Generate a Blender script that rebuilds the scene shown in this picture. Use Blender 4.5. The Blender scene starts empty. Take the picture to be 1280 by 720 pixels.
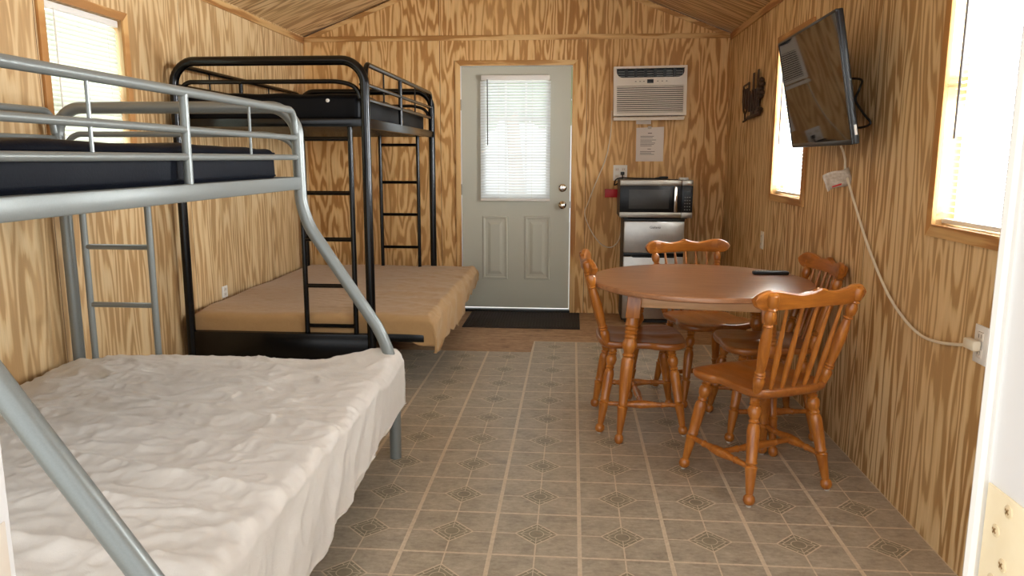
import bpy, bmesh, math, random
from mathutils import Vector, Matrix, noise
random.seed(7)
PI = math.pi
COL = bpy.context.scene.collection
V = Vector

# ------------------------------------------------------------------ dimensions (metres)
LW, RW, D = -2.2641, 1.2496, 6.4443        # left wall, right wall, back wall
ZW = 2.30                                   # wall height at the eaves
XR, ZR = -0.507, 2.985                      # ridge
Y0 = 0.55                                   # where the room begins (doorway)

# ------------------------------------------------------------------ materials
def s2l(c):
    out = []
    for x in c:
        x = x / 255.0
        out.append(x / 12.92 if x <= .04045 else ((x + .055) / 1.055) ** 2.4)
    return (*out, 1.0)

class NT:
    """tiny node-tree helper"""
    def __init__(self, name):
        self.m = bpy.data.materials.new(name); self.m.use_nodes = True
        self.t = self.m.node_tree; self.n = self.t.nodes; self.l = self.t.links
        self.b = self.n['Principled BSDF']
    def node(self, typ, **kw):
        n = self.n.new(typ)
        for k, v in kw.items(): setattr(n, k, v)
        return n
    def put(self, sock, val):
        if hasattr(val, 'is_output') or isinstance(val, bpy.types.NodeSocket): self.l.new(val, sock)
        else: sock.default_value = val
    def math(self, op, a, b=None, c=None, clamp=False):
        n = self.node('ShaderNodeMath', operation=op, use_clamp=clamp)
        self.put(n.inputs[0], a)
        if b is not None: self.put(n.inputs[1], b)
        if c is not None: self.put(n.inputs[2], c)
        return n.outputs[0]
    def mix(self, f, a, b):
        n = self.node('ShaderNodeMix', data_type='RGBA')
        self.put(n.inputs[0], f); self.put(n.inputs[6], a); self.put(n.inputs[7], b)
        return n.outputs[2]
    def xyz(self):
        t = self.node('ShaderNodeTexCoord'); s = self.node('ShaderNodeSeparateXYZ')
        self.l.new(t.outputs['Object'], s.inputs[0]); self.obj = t.outputs['Object']
        return s.outputs
    def comb(self, x, y, z):
        n = self.node('ShaderNodeCombineXYZ')
        for i, v in enumerate((x, y, z)): self.put(n.inputs[i], v)
        return n.outputs[0]
    def noise(self, vec, scale, detail=2, rough=.5, dist=0):
        n = self.node('ShaderNodeTexNoise')
        self.l.new(vec, n.inputs['Vector']); n.inputs['Scale'].default_value = scale
        n.inputs['Detail'].default_value = detail; n.inputs['Roughness'].default_value = rough
        n.inputs['Distortion'].default_value = dist
        return n.outputs[0]
    def ramp(self, f, stops):
        n = self.node('ShaderNodeValToRGB'); e = n.color_ramp.elements
        while len(e) < len(stops): e.new(.5)
        for i, (p, c) in enumerate(stops): e[i].position = p; e[i].color = c
        self.l.new(f, n.inputs[0]); return n.outputs[0]
    def bump(self, h, strength=.2, dist=.01):
        n = self.node('ShaderNodeBump'); n.inputs['Strength'].default_value = strength
        n.inputs['Distance'].default_value = dist
        self.l.new(h, n.inputs['Height']); self.l.new(n.outputs[0], self.b.inputs['Normal'])

def plain(name, rgb, rough=.5, metal=0., spec=.5, coat=0.):
    k = NT(name); b = k.b
    b.inputs['Base Color'].default_value = s2l(rgb); b.inputs['Roughness'].default_value = rough
    b.inputs['Metallic'].default_value = metal; b.inputs['Specular IOR Level'].default_value = spec
    b.inputs['Coat Weight'].default_value = coat
    return k

def mottled(name, rgb, rgb2, scale=40, rough=.5, metal=0., bump=0., spec=.5, coat=0.):
    k = plain(name, rgb, rough, metal, spec, coat); k.xyz()
    n = k.noise(k.obj, scale, 3)
    k.l.new(k.mix(n, s2l(rgb), s2l(rgb2)), k.b.inputs['Base Color'])
    if bump: k.bump(n, bump, .004)
    return k.m

def plywood(name, u, v, seed, light, mid, dark, seam0=None, freq=8.0, su=4.2, sv=.42, rough=.55, seam_w=1.22, jag=3.5):
    """rotary-cut pine plywood: u across the grain, v along it"""
    k = NT(name); o = k.xyz(); U, W = o[u], o[v]
    sheet = 0.0
    if seam0 is not None:
        q = k.math('DIVIDE', k.math('SUBTRACT', U, seam0), seam_w)
        sheet = k.math('MULTIPLY', k.math('FLOOR', q), 3.71)
    c1 = k.comb(k.math('MULTIPLY', U, su), k.math('MULTIPLY', W, sv), k.math('ADD', sheet, seed))
    n1 = k.noise(c1, 1.0, 2.0, .38, .12)
    c2 = k.comb(k.math('MULTIPLY', U, 46.), k.math('MULTIPLY', W, jag), seed + 4.)
    n2 = k.noise(c2, 1.0, 3, .6)
    c3 = k.comb(k.math('MULTIPLY', U, 150.), k.math('MULTIPLY', W, 3.), seed + 9.)
    n3 = k.noise(c3, 1.0, 2, .6)
    ph = k.math('ADD', k.math('MULTIPLY', n1, freq * 2 * PI), k.math('MULTIPLY', n2, 4.2))
    w = k.math('MULTIPLY_ADD', k.math('SINE', ph), .5, .5)
    w = k.math('ADD', k.math('MULTIPLY', w, .70), k.math('MULTIPLY', n2, .46))
    w = k.math('SUBTRACT', w, .10)
    col = k.ramp(w, [(.16, s2l(light)), (.46, s2l(mid)), (.66, s2l(dark)), (.95, s2l([x * .93 for x in dark]))])
    fine = k.math('MULTIPLY_ADD', n3, .35, .82)
    hs = k.node('ShaderNodeHueSaturation'); k.l.new(col, hs.inputs['Color']); k.l.new(fine, hs.inputs['Value'])
    # broad tone drift
    n4 = k.noise(k.comb(k.math('MULTIPLY', U, 1.5), k.math('MULTIPLY', W, .5), seed + 20.), 1.0, 1)
    col = k.mix(k.math('MULTIPLY', k.math('SUBTRACT', n4, .45, clamp=True), 1.4, clamp=True), hs.outputs[0], s2l(mid))
    if seam0 is not None:
        fr = k.math('FRACT', q); near = k.math('LESS_THAN', fr, .0035)
        col = k.mix(near, col, s2l((96, 66, 38)))
    k.l.new(col, k.b.inputs['Base Color'])
    k.b.inputs['Roughness'].default_value = rough; k.b.inputs['Specular IOR Level'].default_value = .35
    k.bump(n2, .12, .003)
    return k.m

L1, M1, D1 = (226, 190, 140), (207, 163, 107), (173, 120, 66)
M = {}
M['ply_back'] = plywood('pine plywood back', 0, 2, 1.3, (230, 190, 132), (218, 172, 110), (182, 128, 68), seam0=.105, freq=9., su=8.6, sv=1.25, jag=5)
M['ply_left'] = plywood('pine plywood left', 1, 2, 7.9, (218, 189, 143), (207, 173, 125), (184, 145, 96), seam0=1.94, freq=9., su=8.5, sv=.8)
M['ply_right'] = plywood('pine plywood right', 1, 2, 13.2, (228, 198, 150), (214, 180, 129), (174, 130, 78), seam0=.9, freq=10, su=9.2, sv=.85)
M['ply_ceil'] = plywood('pine plywood ceiling', 1, 0, 21.7, (226, 192, 142), (210, 172, 120), (172, 130, 82), seam0=1.64, freq=9, su=6., sv=.8)
M['trim_v'] = plywood('pine trim upright', 0, 2, 31., (226, 186, 128), (208, 160, 98), (172, 114, 58), freq=3, su=8, sv=.6)
M['trim_x'] = plywood('pine trim crosswise', 2, 0, 33., (222, 182, 124), (208, 162, 102), (180, 128, 70), freq=3.5, su=9, sv=.8)
M['trim_y'] = plywood('pine trim lengthwise', 2, 1, 37., (216, 176, 118), (200, 154, 96), (168, 114, 62), freq=3.5, su=9, sv=.8)

def floor_lino():
    k = NT('stone pattern linoleum'); o = k.xyz()
    x = k.math('DIVIDE', k.math('SUBTRACT', o[0], .043), .3023)
    y = k.math('DIVIDE', k.math('SUBTRACT', o[1], 5.3768), .3023)
    fx = k.math('ABSOLUTE', k.math('SUBTRACT', k.math('FRACT', x), .5))     # 0 centre .. .5 edge
    fy = k.math('ABSOLUTE', k.math('SUBTRACT', k.math('FRACT', y), .5))
    d = k.math('ADD', fx, fy)
    def band(val, at, w): return k.math('LESS_THAN', k.math('ABSOLUTE', k.math('SUBTRACT', val, at)), w)
    def mx(a, b): return k.math('MAXIMUM', a, b)
    def mul(a, b): return k.math('MULTIPLY', a, b)
    outside = k.math('GREATER_THAN', d, .25)
    inside = k.math('LESS_THAN', d, .25)
    lines = band(fx, .5, .024)
    lines = mx(lines, band(fy, .5, .0165))
    lines = mx(lines, mul(outside, band(fx, 0., .0085)))
    lines = mx(lines, mul(outside, band(fy, 0., .0085)))
    lines = mx(lines, band(d, .25, .012))
    inner = band(d, .185, .0075)
    rr = k.math('SQRT', k.math('ADD', mul(fx, fx), mul(fy, fy)))
    inner = mx(inner, band(rr, .085, .005))
    ring = k.math('GREATER_THAN', rr, .085)
    inner = mx(inner, mul(mul(ring, inside), mx(band(fx, 0, .005), band(fy, 0, .005))))
    inner = mx(inner, mul(mul(inside, k.math('GREATER_THAN', d, .185)), band(k.math('ABSOLUTE', k.math('SUBTRACT', fx, fy)), .1, .008)))
    inner = mul(inner, inside)
    ln = k.noise(k.obj, 9., 4, .65); ln2 = k.noise(k.obj, 60., 4, .7)
    st = k.comb(mul(o[0], 26.), mul(o[1], 60.), 0.); ln3 = k.noise(st, 1., 4, .65, .6)
    mot = k.math('ADD', k.math('ADD', mul(ln, .45), mul(ln3, .4)), mul(ln2, .25))
    base = k.ramp(mot, [(.36, s2l((131, 118, 100))), (.52, s2l((164, 150, 130))), (.7, s2l((190, 176, 155)))])
    dia = k.ramp(mot, [(.35, s2l((112, 102, 84))), (.7, s2l((156, 143, 120)))])
    grout = k.ramp(ln2, [(.3, s2l((196, 178, 152))), (.7, s2l((220, 202, 176)))])
    col = k.mix(inside, base, dia); col = k.mix(inner, col, s2l((200, 186, 160))); col = k.mix(lines, col, grout)
    k.l.new(col, k.b.inputs['Base Color'])
    k.b.inputs['Roughness'].default_value = .36; k.b.inputs['Specular IOR Level'].default_value = .5
    rg = k.math('MULTIPLY_ADD', ln, .18, .28); k.l.new(rg, k.b.inputs['Roughness'])
    h = k.math('SUBTRACT', mul(ln3, .4), lines); k.bump(h, .18, .0015)
    return k.m
M['lino'] = floor_lino()

def subfloor_mat():
    k = NT('bare plywood subfloor'); o = k.xyz()
    n = k.noise(k.comb(k.math('MULTIPLY', o[0], 3.), k.math('MULTIPLY', o[1], 9.), 3.), 2.2, 4, .6, 1.2)
    n2 = k.noise(k.obj, 30, 3)
    c = k.ramp(k.math('ADD', k.math('MULTIPLY', n, .75), k.math('MULTIPLY', n2, .25)),
               [(.34, s2l((140, 104, 72))), (.5, s2l((176, 138, 100))), (.66, s2l((196, 160, 122)))])
    k.l.new(c, k.b.inputs['Base Color']); k.b.inputs['Roughness'].default_value = .6
    return k.m
M['subfloor'] = subfloor_mat()

def turned_wood(name, c1, c2, rough=.3, along=2):
    k = NT(name); o = k.xyz(); s = [14., 14., 14.]; s[along] = 1.6
    n = k.noise(k.comb(*[k.math('MULTIPLY', o[i], s[i]) for i in range(3)]), 3.0, 3, .6, .4)
    k.l.new(k.ramp(n, [(.34, s2l(c1)), (.68, s2l(c2))]), k.b.inputs['Base Color'])
    k.b.inputs['Roughness'].default_value = rough; k.b.inputs['Coat Weight'].default_value = .35
    k.b.inputs['Coat Roughness'].default_value = .18
    return k.m
M['honey'] = turned_wood('honey maple', (152, 86, 26), (190, 117, 42))
M['honey_x'] = turned_wood('honey maple crosswise', (152, 86, 26), (190, 115, 42), along=0)
M['seat'] = turned_wood('honey maple seat', (142, 80, 28), (164, 98, 40), rough=.3, along=1)
M['apron'] = turned_wood('pale maple apron', (206, 156, 108), (226, 180, 132), rough=.4, along=0)
M['top'] = turned_wood('walnut laminate', (152, 104, 70), (174, 124, 88), rough=.28, along=0)

M['silver'] = mottled('silver painted steel', (138, 142, 138), (126, 130, 127), 300, .36, .3)
M['silver_dark'] = M['silver']
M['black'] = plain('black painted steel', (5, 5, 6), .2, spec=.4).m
M['navy'] = mottled('navy vinyl mattress cover', (11, 16, 26), (7, 11, 20), 120, .5, 0, .12, spec=.12)
M['blackvinyl'] = mottled('black vinyl mattress cover', (9, 9, 12), (7, 7, 10), 120, .5, 0, .1, spec=.14)
def cloth(name, a, b, transl=0.):
    k = NT(name); k.xyz(); n = k.noise(k.obj, 26, 4, .65, .8); n2 = k.noise(k.obj, 420, 2)
    k.l.new(k.mix(n, s2l(a), s2l(b)), k.b.inputs['Base Color']); k.b.inputs['Roughness'].default_value = .82
    k.b.inputs['Specular IOR Level'].default_value = .25
    k.b.inputs['Sheen Weight'].default_value = .15
    k.bump(k.math('ADD', n, k.math('MULTIPLY', n2, .12)), .32, .006)
    return k.m
M['sheet_white'] = cloth('white cotton sheet', (222, 215, 206), (213, 205, 194))
M['sheet_tan'] = cloth('tan cotton sheet', (188, 152, 106), (174, 138, 94))
M['door'] = plain('grey-green door paint', (190, 188, 171), .48).m
M['white'] = plain('white plastic', (232, 226, 216), .42).m
M['white_paint'] = plain('white paint', (236, 234, 232), .5).m
M['ac_white'] = plain('aged white plastic', (226, 214, 198), .42).m
M['ac_vent'] = plain('vent vane grey', (140, 140, 134), .4).m
M['dark'] = plain('dark void plastic', (20, 19, 18), .45).m
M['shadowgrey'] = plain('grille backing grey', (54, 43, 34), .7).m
M['steel'] = mottled('brushed stainless steel', (158, 150, 138), (142, 134, 122), 80, .34, .85)
M['steel_door'] = mottled('satin stainless refrigerator door', (186, 182, 174), (172, 168, 162), 40, .34, .8)
M['chrome'] = plain('chrome', (222, 216, 208), .12, 1.).m
M['gloss_black'] = plain('gloss black panel', (10, 10, 11), .3, spec=.3).m
M['glass_dark'] = mottled('tinted microwave window', (66, 64, 60), (56, 54, 52), 30, .35, spec=.3)
M['screen'] = plain('television screen', (9, 9, 10), .035, spec=.6).m
M['bezel'] = plain('television bezel', (24, 24, 26), .3).m
M['fridge_body'] = plain('dark grey appliance side', (58, 54, 50), .45).m
M['brass'] = mottled('pale brass hinge', (250, 234, 198), (242, 222, 182), 60, .45, .0)
M['screw'] = plain('screw metal', (226, 204, 164), .4, .1).m
M['slot'] = plain('tan screw slot', (150, 118, 74), .6).m
M['paper'] = plain('printer paper', (228, 216, 204), .7).m
M['ink'] = plain('grey print', (120, 108, 100), .8).m
M['ink_dark'] = plain('black print', (30, 28, 28), .7).m
M['red'] = plain('red tag plastic', (190, 20, 26), .45).m
M['cord_white'] = plain('off-white cord', (226, 212, 186), .5).m
M['cord_black'] = plain('black cord', (18, 16, 16), .45).m
M['mat'] = mottled('brown-black ribbed rubber', (52, 42, 34), (40, 33, 27), 200, .75)
M['iron'] = plain('dark bronze metal', (62, 42, 28), .5, .3).m
M['rubber'] = plain('grey button rubber', (120, 118, 116), .6).m
M['glide'] = plain('nylon glide', (214, 206, 194), .5).m
M['foil'] = mottled('printed foil tag', (226, 214, 196), (150, 128, 104), 90, .35)
M['vinyl_frame'] = plain('white vinyl window frame', (226, 222, 216), .45).m

def blind_mat(name, rgb, tr):
    k = NT(name); k.b.inputs['Base Color'].default_value = s2l(rgb); k.b.inputs['Roughness'].default_value = .5
    t = k.node('ShaderNodeBsdfTranslucent'); t.inputs[0].default_value = s2l(rgb)
    mx = k.node('ShaderNodeMixShader'); mx.inputs[0].default_value = tr
    k.l.new(k.b.outputs[0], mx.inputs[1]); k.l.new(t.outputs[0], mx.inputs[2])
    k.l.new(mx.outputs[0], k.n['Material Output'].inputs['Surface'])
    return k.m
M['slat'] = blind_mat('thin white blind slat', (232, 236, 236), .28)
M['slat_green'] = blind_mat('thin ivory blind slat', (206, 212, 194), .13)

def glass_mat():
    k = NT('clear window glass')
    tr = k.node('ShaderNodeBsdfTransparent'); gl = k.node('ShaderNodeBsdfGlossy')
    gl.inputs['Roughness'].default_value = .02
    fr = k.node('ShaderNodeFresnel'); fr.inputs[0].default_value = 1.45
    ge = k.node('ShaderNodeNewGeometry')
    mx = k.node('ShaderNodeMixShader'); k.l.new(k.math('MULTIPLY', fr.outputs[0], k.math('SUBTRACT', 1.0, ge.outputs['Backfacing'])), mx.inputs[0])
    k.l.new(tr.outputs[0], mx.inputs[1]); k.l.new(gl.outputs[0], mx.inputs[2])
    k.l.new(mx.outputs[0], k.n['Material Output'].inputs['Surface'])
    return k.m
M['glass'] = glass_mat()
M['foliage'] = mottled('sunlit leaves', (96, 140, 60), (140, 176, 90), 12, .6)
M['ground'] = mottled('pale gravel', (226, 222, 212), (206, 202, 190), 3, .9)

# ------------------------------------------------------------------ mesh builder
class MB:
    def __init__(self): self.v = []; self.f = []
    def add(self, vs, fs):
        o = len(self.v); self.v += [tuple(p) for p in vs]; self.f += [tuple(i + o for i in q) for q in fs]; return self
    def box(self, x0, x1, y0, y1, z0, z1, bev=0., mat=None, seg=2):
        bm = bmesh.new(); bmesh.ops.create_cube(bm, size=1)
        for q in bm.verts:
            q.co = ((x0 + x1) / 2 + q.co.x * (x1 - x0), (y0 + y1) / 2 + q.co.y * (y1 - y0), (z0 + z1) / 2 + q.co.z * (z1 - z0))
        if bev: bmesh.ops.bevel(bm, geom=bm.edges[:], offset=bev, segments=seg, affect='EDGES', profile=.5)
        return self.frombm(bm, mat)
    def frombm(self, bm, mat=None):
        if mat is not None: bmesh.ops.transform(bm, matrix=mat, verts=bm.verts[:])
        bm.verts.index_update()
        self.add([q.co for q in bm.verts], [[q.index for q in f.verts] for f in bm.faces]); bm.free(); return self
    def prism(self, pts, axis, a, b, bev=0., mat=None, seg=2):
        """extrude a 2-D outline along axis (0,1,2) from a to b; pts are the two other coordinates in order"""
        bm = bmesh.new(); mk = {0: lambda p, t: (t, p[0], p[1]), 1: lambda p, t: (p[0], t, p[1]), 2: lambda p, t: (p[0], p[1], t)}[axis]
        A = [bm.verts.new(mk(p, a)) for p in pts]; B = [bm.verts.new(mk(p, b)) for p in pts]; n = len(pts)
        fa = bm.faces.new(A); fb = bm.faces.new(B[::-1])
        for i in range(n): bm.faces.new((A[i], B[i], B[(i + 1) % n], A[(i + 1) % n]))
        bmesh.ops.recalc_face_normals(bm, faces=bm.faces[:])
        if bev:
            ed = set(fa.edges) | set(fb.edges)
            bmesh.ops.bevel(bm, geom=list(ed), offset=bev, segments=seg, affect='EDGES', profile=.5)
        return self.frombm(bm, mat)
    def tube(self, pts, r, n=10, caps=True):
        P = [V(p) for p in pts]; m = len(P)
        T = []
        for i in range(m):
            a = P[max(i - 1, 0)]; b = P[min(i + 1, m - 1)]; T.append((b - a).normalized())
        up = V((0, 0, 1)) if abs(T[0].z) < .9 else V((1, 0, 0))
        u = T[0].cross(up).normalized(); vs = []
        for i in range(m):
            if i: u = (u - T[i] * u.dot(T[i])).normalized()
            w = T[i].cross(u); rr = r[i] if isinstance(r, (list, tuple)) else r
            for k in range(n):
                a = 2 * PI * k / n; vs.append(P[i] + u * (rr * math.cos(a)) + w * (rr * math.sin(a)))
        fs = [(i * n + k, i * n + (k + 1) % n, (i + 1) * n + (k + 1) % n, (i + 1) * n + k) for i in range(m - 1) for k in range(n)]
        if caps: fs += [tuple(range(n))[::-1], tuple((m - 1) * n + k for k in range(n))]
        return self.add(vs, fs)
    def turned(self, p0, p1, prof, n=16, gain=1.45):
        inner = [r for t, r in prof if .03 < t < .97]; mean = sum(inner) / len(inner)
        return self.lathe(p0, p1, [(t, max(.006, mean + (r - mean) * gain) if .03 < t < .97 else r) for t, r in prof], n)
    def lathe(self, p0, p1, prof, n=16):
        """prof: (t 0..1, radius) from p0 to p1"""
        p0, p1 = V(p0), V(p1)
        return self.tube([p0.lerp(p1, t) for t, _ in prof], [max(r, .0004) for _, r in prof], n)
    def grid(self, rows, closed=False):
        n = len(rows[0]); vs = [p for r in rows for p in r]; w = n if closed else n - 1
        fs = [(i * n + k, i * n + (k + 1) % n, (i + 1) * n + (k + 1) % n, (i + 1) * n + k) for i in range(len(rows) - 1) for k in range(w)]
        return self.add(vs, fs)

def tag(o, label=None, cat=None, group=None, kind=None):
    if label: o['label'] = label
    if cat: o['category'] = cat
    if group: o['group'] = group
    if kind: o['kind'] = kind
    return o

def thing(name, loc, label, cat, group=None, rz=0., kind=None):
    o = bpy.data.objects.new(name, None); COL.objects.link(o); o.empty_display_size = .1
    o.location = loc; o.rotation_euler = (0, 0, rz)
    return tag(o, label, cat, group, kind)

def rootof(o):
    while o.parent: o = o.parent
    return o

def obj(name, mb, mat, parent=None, world=True, smooth=True, angle=40, label=None):
    me = bpy.data.meshes.new(name); vs = mb.v
    if parent is not None and world:
        off = rootof(parent).location; vs = [(p[0] - off.x, p[1] - off.y, p[2] - off.z) for p in vs]
    me.from_pydata(vs, [], mb.f); me.update()
    bm = bmesh.new(); bm.from_mesh(me); bmesh.ops.recalc_face_normals(bm, faces=bm.faces[:]); bm.to_mesh(me); bm.free()
    if smooth:
        for p in me.polygons: p.use_smooth = True
        me.set_sharp_from_angle(angle=math.radians(angle))
    me.materials.append(M[mat] if isinstance(mat, str) else mat)
    o = bpy.data.objects.new(name, me); COL.objects.link(o)
    if parent is not None: o.parent = parent
    if label: o['label'] = label
    return o

def struct(name, mb, mat, parent=None, **k):
    o = obj(name, mb, mat, parent, **k)
    if parent is None: o['kind'] = 'structure'
    return o

def rounded(pts, r, seg=7):
    """polyline with filleted corners; r one value or one per inner corner"""
    P = [V(p) for p in pts]; out = [P[0]]
    for i in range(1, len(P) - 1):
        rr = r[i - 1] if isinstance(r, (list, tuple)) else r
        a, b, c = P[i - 1], P[i], P[i + 1]
        d1 = min(rr, (a - b).length * .49); d2 = min(rr, (c - b).length * .49)
        s, e = b + (a - b).normalized() * d1, b + (c - b).normalized() * d2
        for k in range(seg + 1):
            t = k / seg; w = .62            # rational-ish quadratic, close to a circle
            q = (s * (1 - t) ** 2 + b * (2 * t * (1 - t) * w) + e * t * t) / ((1 - t) ** 2 + 2 * t * (1 - t) * w + t * t)
            out.append(q)
    out.append(P[-1]); return out

def smooth_path(pts, sub=8):
    P = [V(p) for p in pts]; out = []
    for i in range(len(P) - 1):
        p0, p1, p2, p3 = P[max(i - 1, 0)], P[i], P[i + 1], P[min(i + 2, len(P) - 1)]
        for k in range(sub):
            t = k / sub
            out.append(.5 * ((2 * p1) + (p2 - p0) * t + (2 * p0 - 5 * p1 + 4 * p2 - p3) * t * t + (3 * p1 - p0 - 3 * p2 + p3) * t ** 3))
    out.append(P[-1]); return out

def text_mb(body, size, depth, align='CENTER', stretch=1.0):
    """solid lettering in the XY plane, centred on the origin"""
    cu = bpy.data.curves.new('lettering', 'FONT'); cu.body = body; cu.size = size; cu.extrude = depth
    cu.align_x = align; cu.align_y = 'CENTER'
    o = bpy.data.objects.new('lettering', cu); COL.objects.link(o)
    bpy.context.view_layer.update()
    me = bpy.data.meshes.new_from_object(o.evaluated_get(bpy.context.evaluated_depsgraph_get()))
    mb = MB(); mb.add([(p.co.x * stretch, p.co.y, p.co.z) for p in me.vertices], [tuple(p.vertices) for p in me.polygons])
    bpy.data.objects.remove(o); bpy.data.curves.remove(cu); bpy.data.meshes.remove(me)
    return mb
def xform(mb, m):
    mb.v = [tuple(m @ V(p)) for p in mb.v]; return mb

# ------------------------------------------------------------------ room shell
def wall_with_holes(plane, t0, t1, u0, u1, z0, z1, holes):
    """plane 'x' or 'y'; slab from t0 to t1; holes (u0,u1,z0,z1)"""
    mb = MB(); us = sorted({u0, u1, *[h[0] for h in holes], *[h[1] for h in holes]}); zs = sorted({z0, z1, *[h[2] for h in holes], *[h[3] for h in holes]})
    def solid(i, j):
        if i < 0 or j < 0 or i >= len(us) - 1 or j >= len(zs) - 1: return False
        cu, cz = (us[i] + us[i + 1]) / 2, (zs[j] + zs[j + 1]) / 2
        return not any(h[0] < cu < h[1] and h[2] < cz < h[3] for h in holes)
    P = (lambda t, u, z: (t, u, z)) if plane == 'x' else (lambda t, u, z: (u, t, z))
    for i in range(len(us) - 1):
        for j in range(len(zs) - 1):
            if not solid(i, j): continue
            a, b, c, d = us[i], us[i + 1], zs[j], zs[j + 1]
            for t in (t0, t1): mb.add([P(t, a, c), P(t, b, c), P(t, b, d), P(t, a, d)], [(0, 1, 2, 3)])
            for di, dj, q in ((-1, 0, [(a, c), (a, d)]), (1, 0, [(b, c), (b, d)]), (0, -1, [(a, c), (b, c)]), (0, 1, [(a, d), (b, d)])):
                if not solid(i + di, j + dj):
                    (p, r), (s, w) = q; mb.add([P(t0, p, r), P(t0, s, w), P(t1, s, w), P(t1, p, r)], [(0, 1, 2, 3)])
    bm = bmesh.new(); vs = [bm.verts.new(p) for p in mb.v]
    for f in mb.f: bm.faces.new([vs[i] for i in f])
    bmesh.ops.remove_doubles(bm, verts=bm.verts[:], dist=1e-5)
    return MB().frombm(bm)

WT = .11
WIN_R_FAR = (4.275, 4.895, 1.098, 2.0)
WIN_R_NEAR = (2.115, 2.725, 1.092, 2.0)
WIN_L = (3.215, 3.795, 1.10, 1.985)
struct('wall_right', wall_with_holes('x', RW, RW + WT, Y0, D + WT, -.0, ZW + .06, [WIN_R_FAR, WIN_R_NEAR]), 'ply_right', smooth=False)
struct('wall_left', wall_with_holes('x', LW - WT, LW, Y0, D + WT, 0., ZW + .06, [WIN_L]), 'ply_left', smooth=False)
DOOR_HOLE = (-.945, -.008, 0., 2.068)
wb = wall_with_holes('y', D, D + WT, LW, RW, 0, ZW, [DOOR_HOLE])
wb.prism([(LW, ZW), (RW, ZW), (XR, ZR)], 1, D, D + WT)
struct('wall_back', wb, 'ply_back', smooth=False)

# ceiling: two slopes
for nm, xa, za in (('ceiling', LW - WT, ZW - .38 * WT), ('ceiling', RW + WT, ZW - .38 * WT)):
    s = MB()
    s.prism([(xa, za + .012), (XR, ZR), (XR, ZR + .06), (xa, za + .072)], 1, Y0, D + WT)
    struct(nm, s, 'ply_ceil', smooth=False)

# floor: linoleum over bare subfloor
fl = MB().box(LW - .1, RW + .1, Y0 - .35, D + WT, -.06, -.003)
struct('floor', fl, 'subfloor', smooth=False)
ln = MB().prism([(LW, Y0 - .1), (RW, Y0 - .1), (RW, 5.38), (-.262, 5.382), (-.268, 5.06), (LW, 5.05)], 2, -.003, 0.)
struct('floor_linoleum', ln, 'lino', smooth=False)

# trim boards
struct('trim_1', MB().box(LW + .012, RW - .012, D - .012, D, 2.266, 2.306, .002), 'trim_x')
struct('trim_2', MB().box(LW, LW + .012, Y0 + .02, D - .012, 2.252, 2.300, .002), 'trim_y')
struct('trim_3', MB().box(RW - .012, RW, Y0 + .02, D - .012, 2.252, 2.300, .002), 'trim_y')
for n, xe in ((4, LW), (5, RW)):
    sgn = 1 if xe == LW else -1
    g = MB().prism([(xe + sgn * .02, ZW + .003), (XR, ZR - .012), (XR, ZR - .052), (xe + sgn * .10, ZW + .003)], 1, D - .010, D)
    struct('trim_%d' % n, g, 'trim_x', smooth=False)

# ---- windows
def casing_x(X, sgn, w, cw=.042, t=.014):
    """four mitred casing boards round the hole w=(y0,y1,z0,z1) on the wall plane X; sgn: into the room"""
    y0, y1, z0, z1 = w; out = []
    a, b = X, X + sgn * t
    q = [[(y0 - cw, z0 - cw), (y1 + cw, z0 - cw), (y1, z0), (y0, z0)], [(y0 - cw, z1 + cw), (y0, z1), (y1, z1), (y1 + cw, z1 + cw)],
         [(y0 - cw, z0 - cw), (y0, z0), (y0, z1), (y0 - cw, z1 + cw)], [(y1, z0), (y1 + cw, z0 - cw), (y1 + cw, z1 + cw), (y1, z1)]]
    return [MB().prism(p, 0, a, b, .0015) for p in q]
def window(n, X, sgn, w):
    y0, y1, z0, z1 = w
    r = bpy.data.objects.new('window_%d' % n, None); COL.objects.link(r); r.location = (X, (y0 + y1) / 2, z0); r['kind'] = 'structure'
    cs = casing_x(X, sgn, w)
    obj('casing', cs[0], 'trim_y', r); obj('casing', cs[1], 'trim_y', r); obj('casing', cs[2], 'trim_v', r); obj('casing', cs[3], 'trim_v', r)
    a = X - sgn * .062; b = X - sgn * .10; xa, xb = min(a, b), max(a, b); f = .028
    fm = MB().box(xa, xb, y0, y1, z0, z0 + f).box(xa, xb, y0, y1, z1 - f, z1).box(xa, xb, y0, y0 + f, z0 + f, z1 - f).box(xa, xb, y1 - f, y1, z0 + f, z1 - f)
    fm.box(xa, xb, y0 + f, y1 - f, (z0 + z1) / 2 - .016, (z0 + z1) / 2 + .016)
    obj('sash', fm, 'vinyl_frame', r)
    g = X - sgn * .082
    obj('pane', MB().box(g - .002, g + .002, y0 + f, y1 - f, z0 + f, z1 - f), 'glass', r)
    return r
window(1, RW, -1, WIN_R_NEAR); window(2, RW, -1, WIN_R_FAR); window(3, LW, 1, WIN_L)

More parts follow.
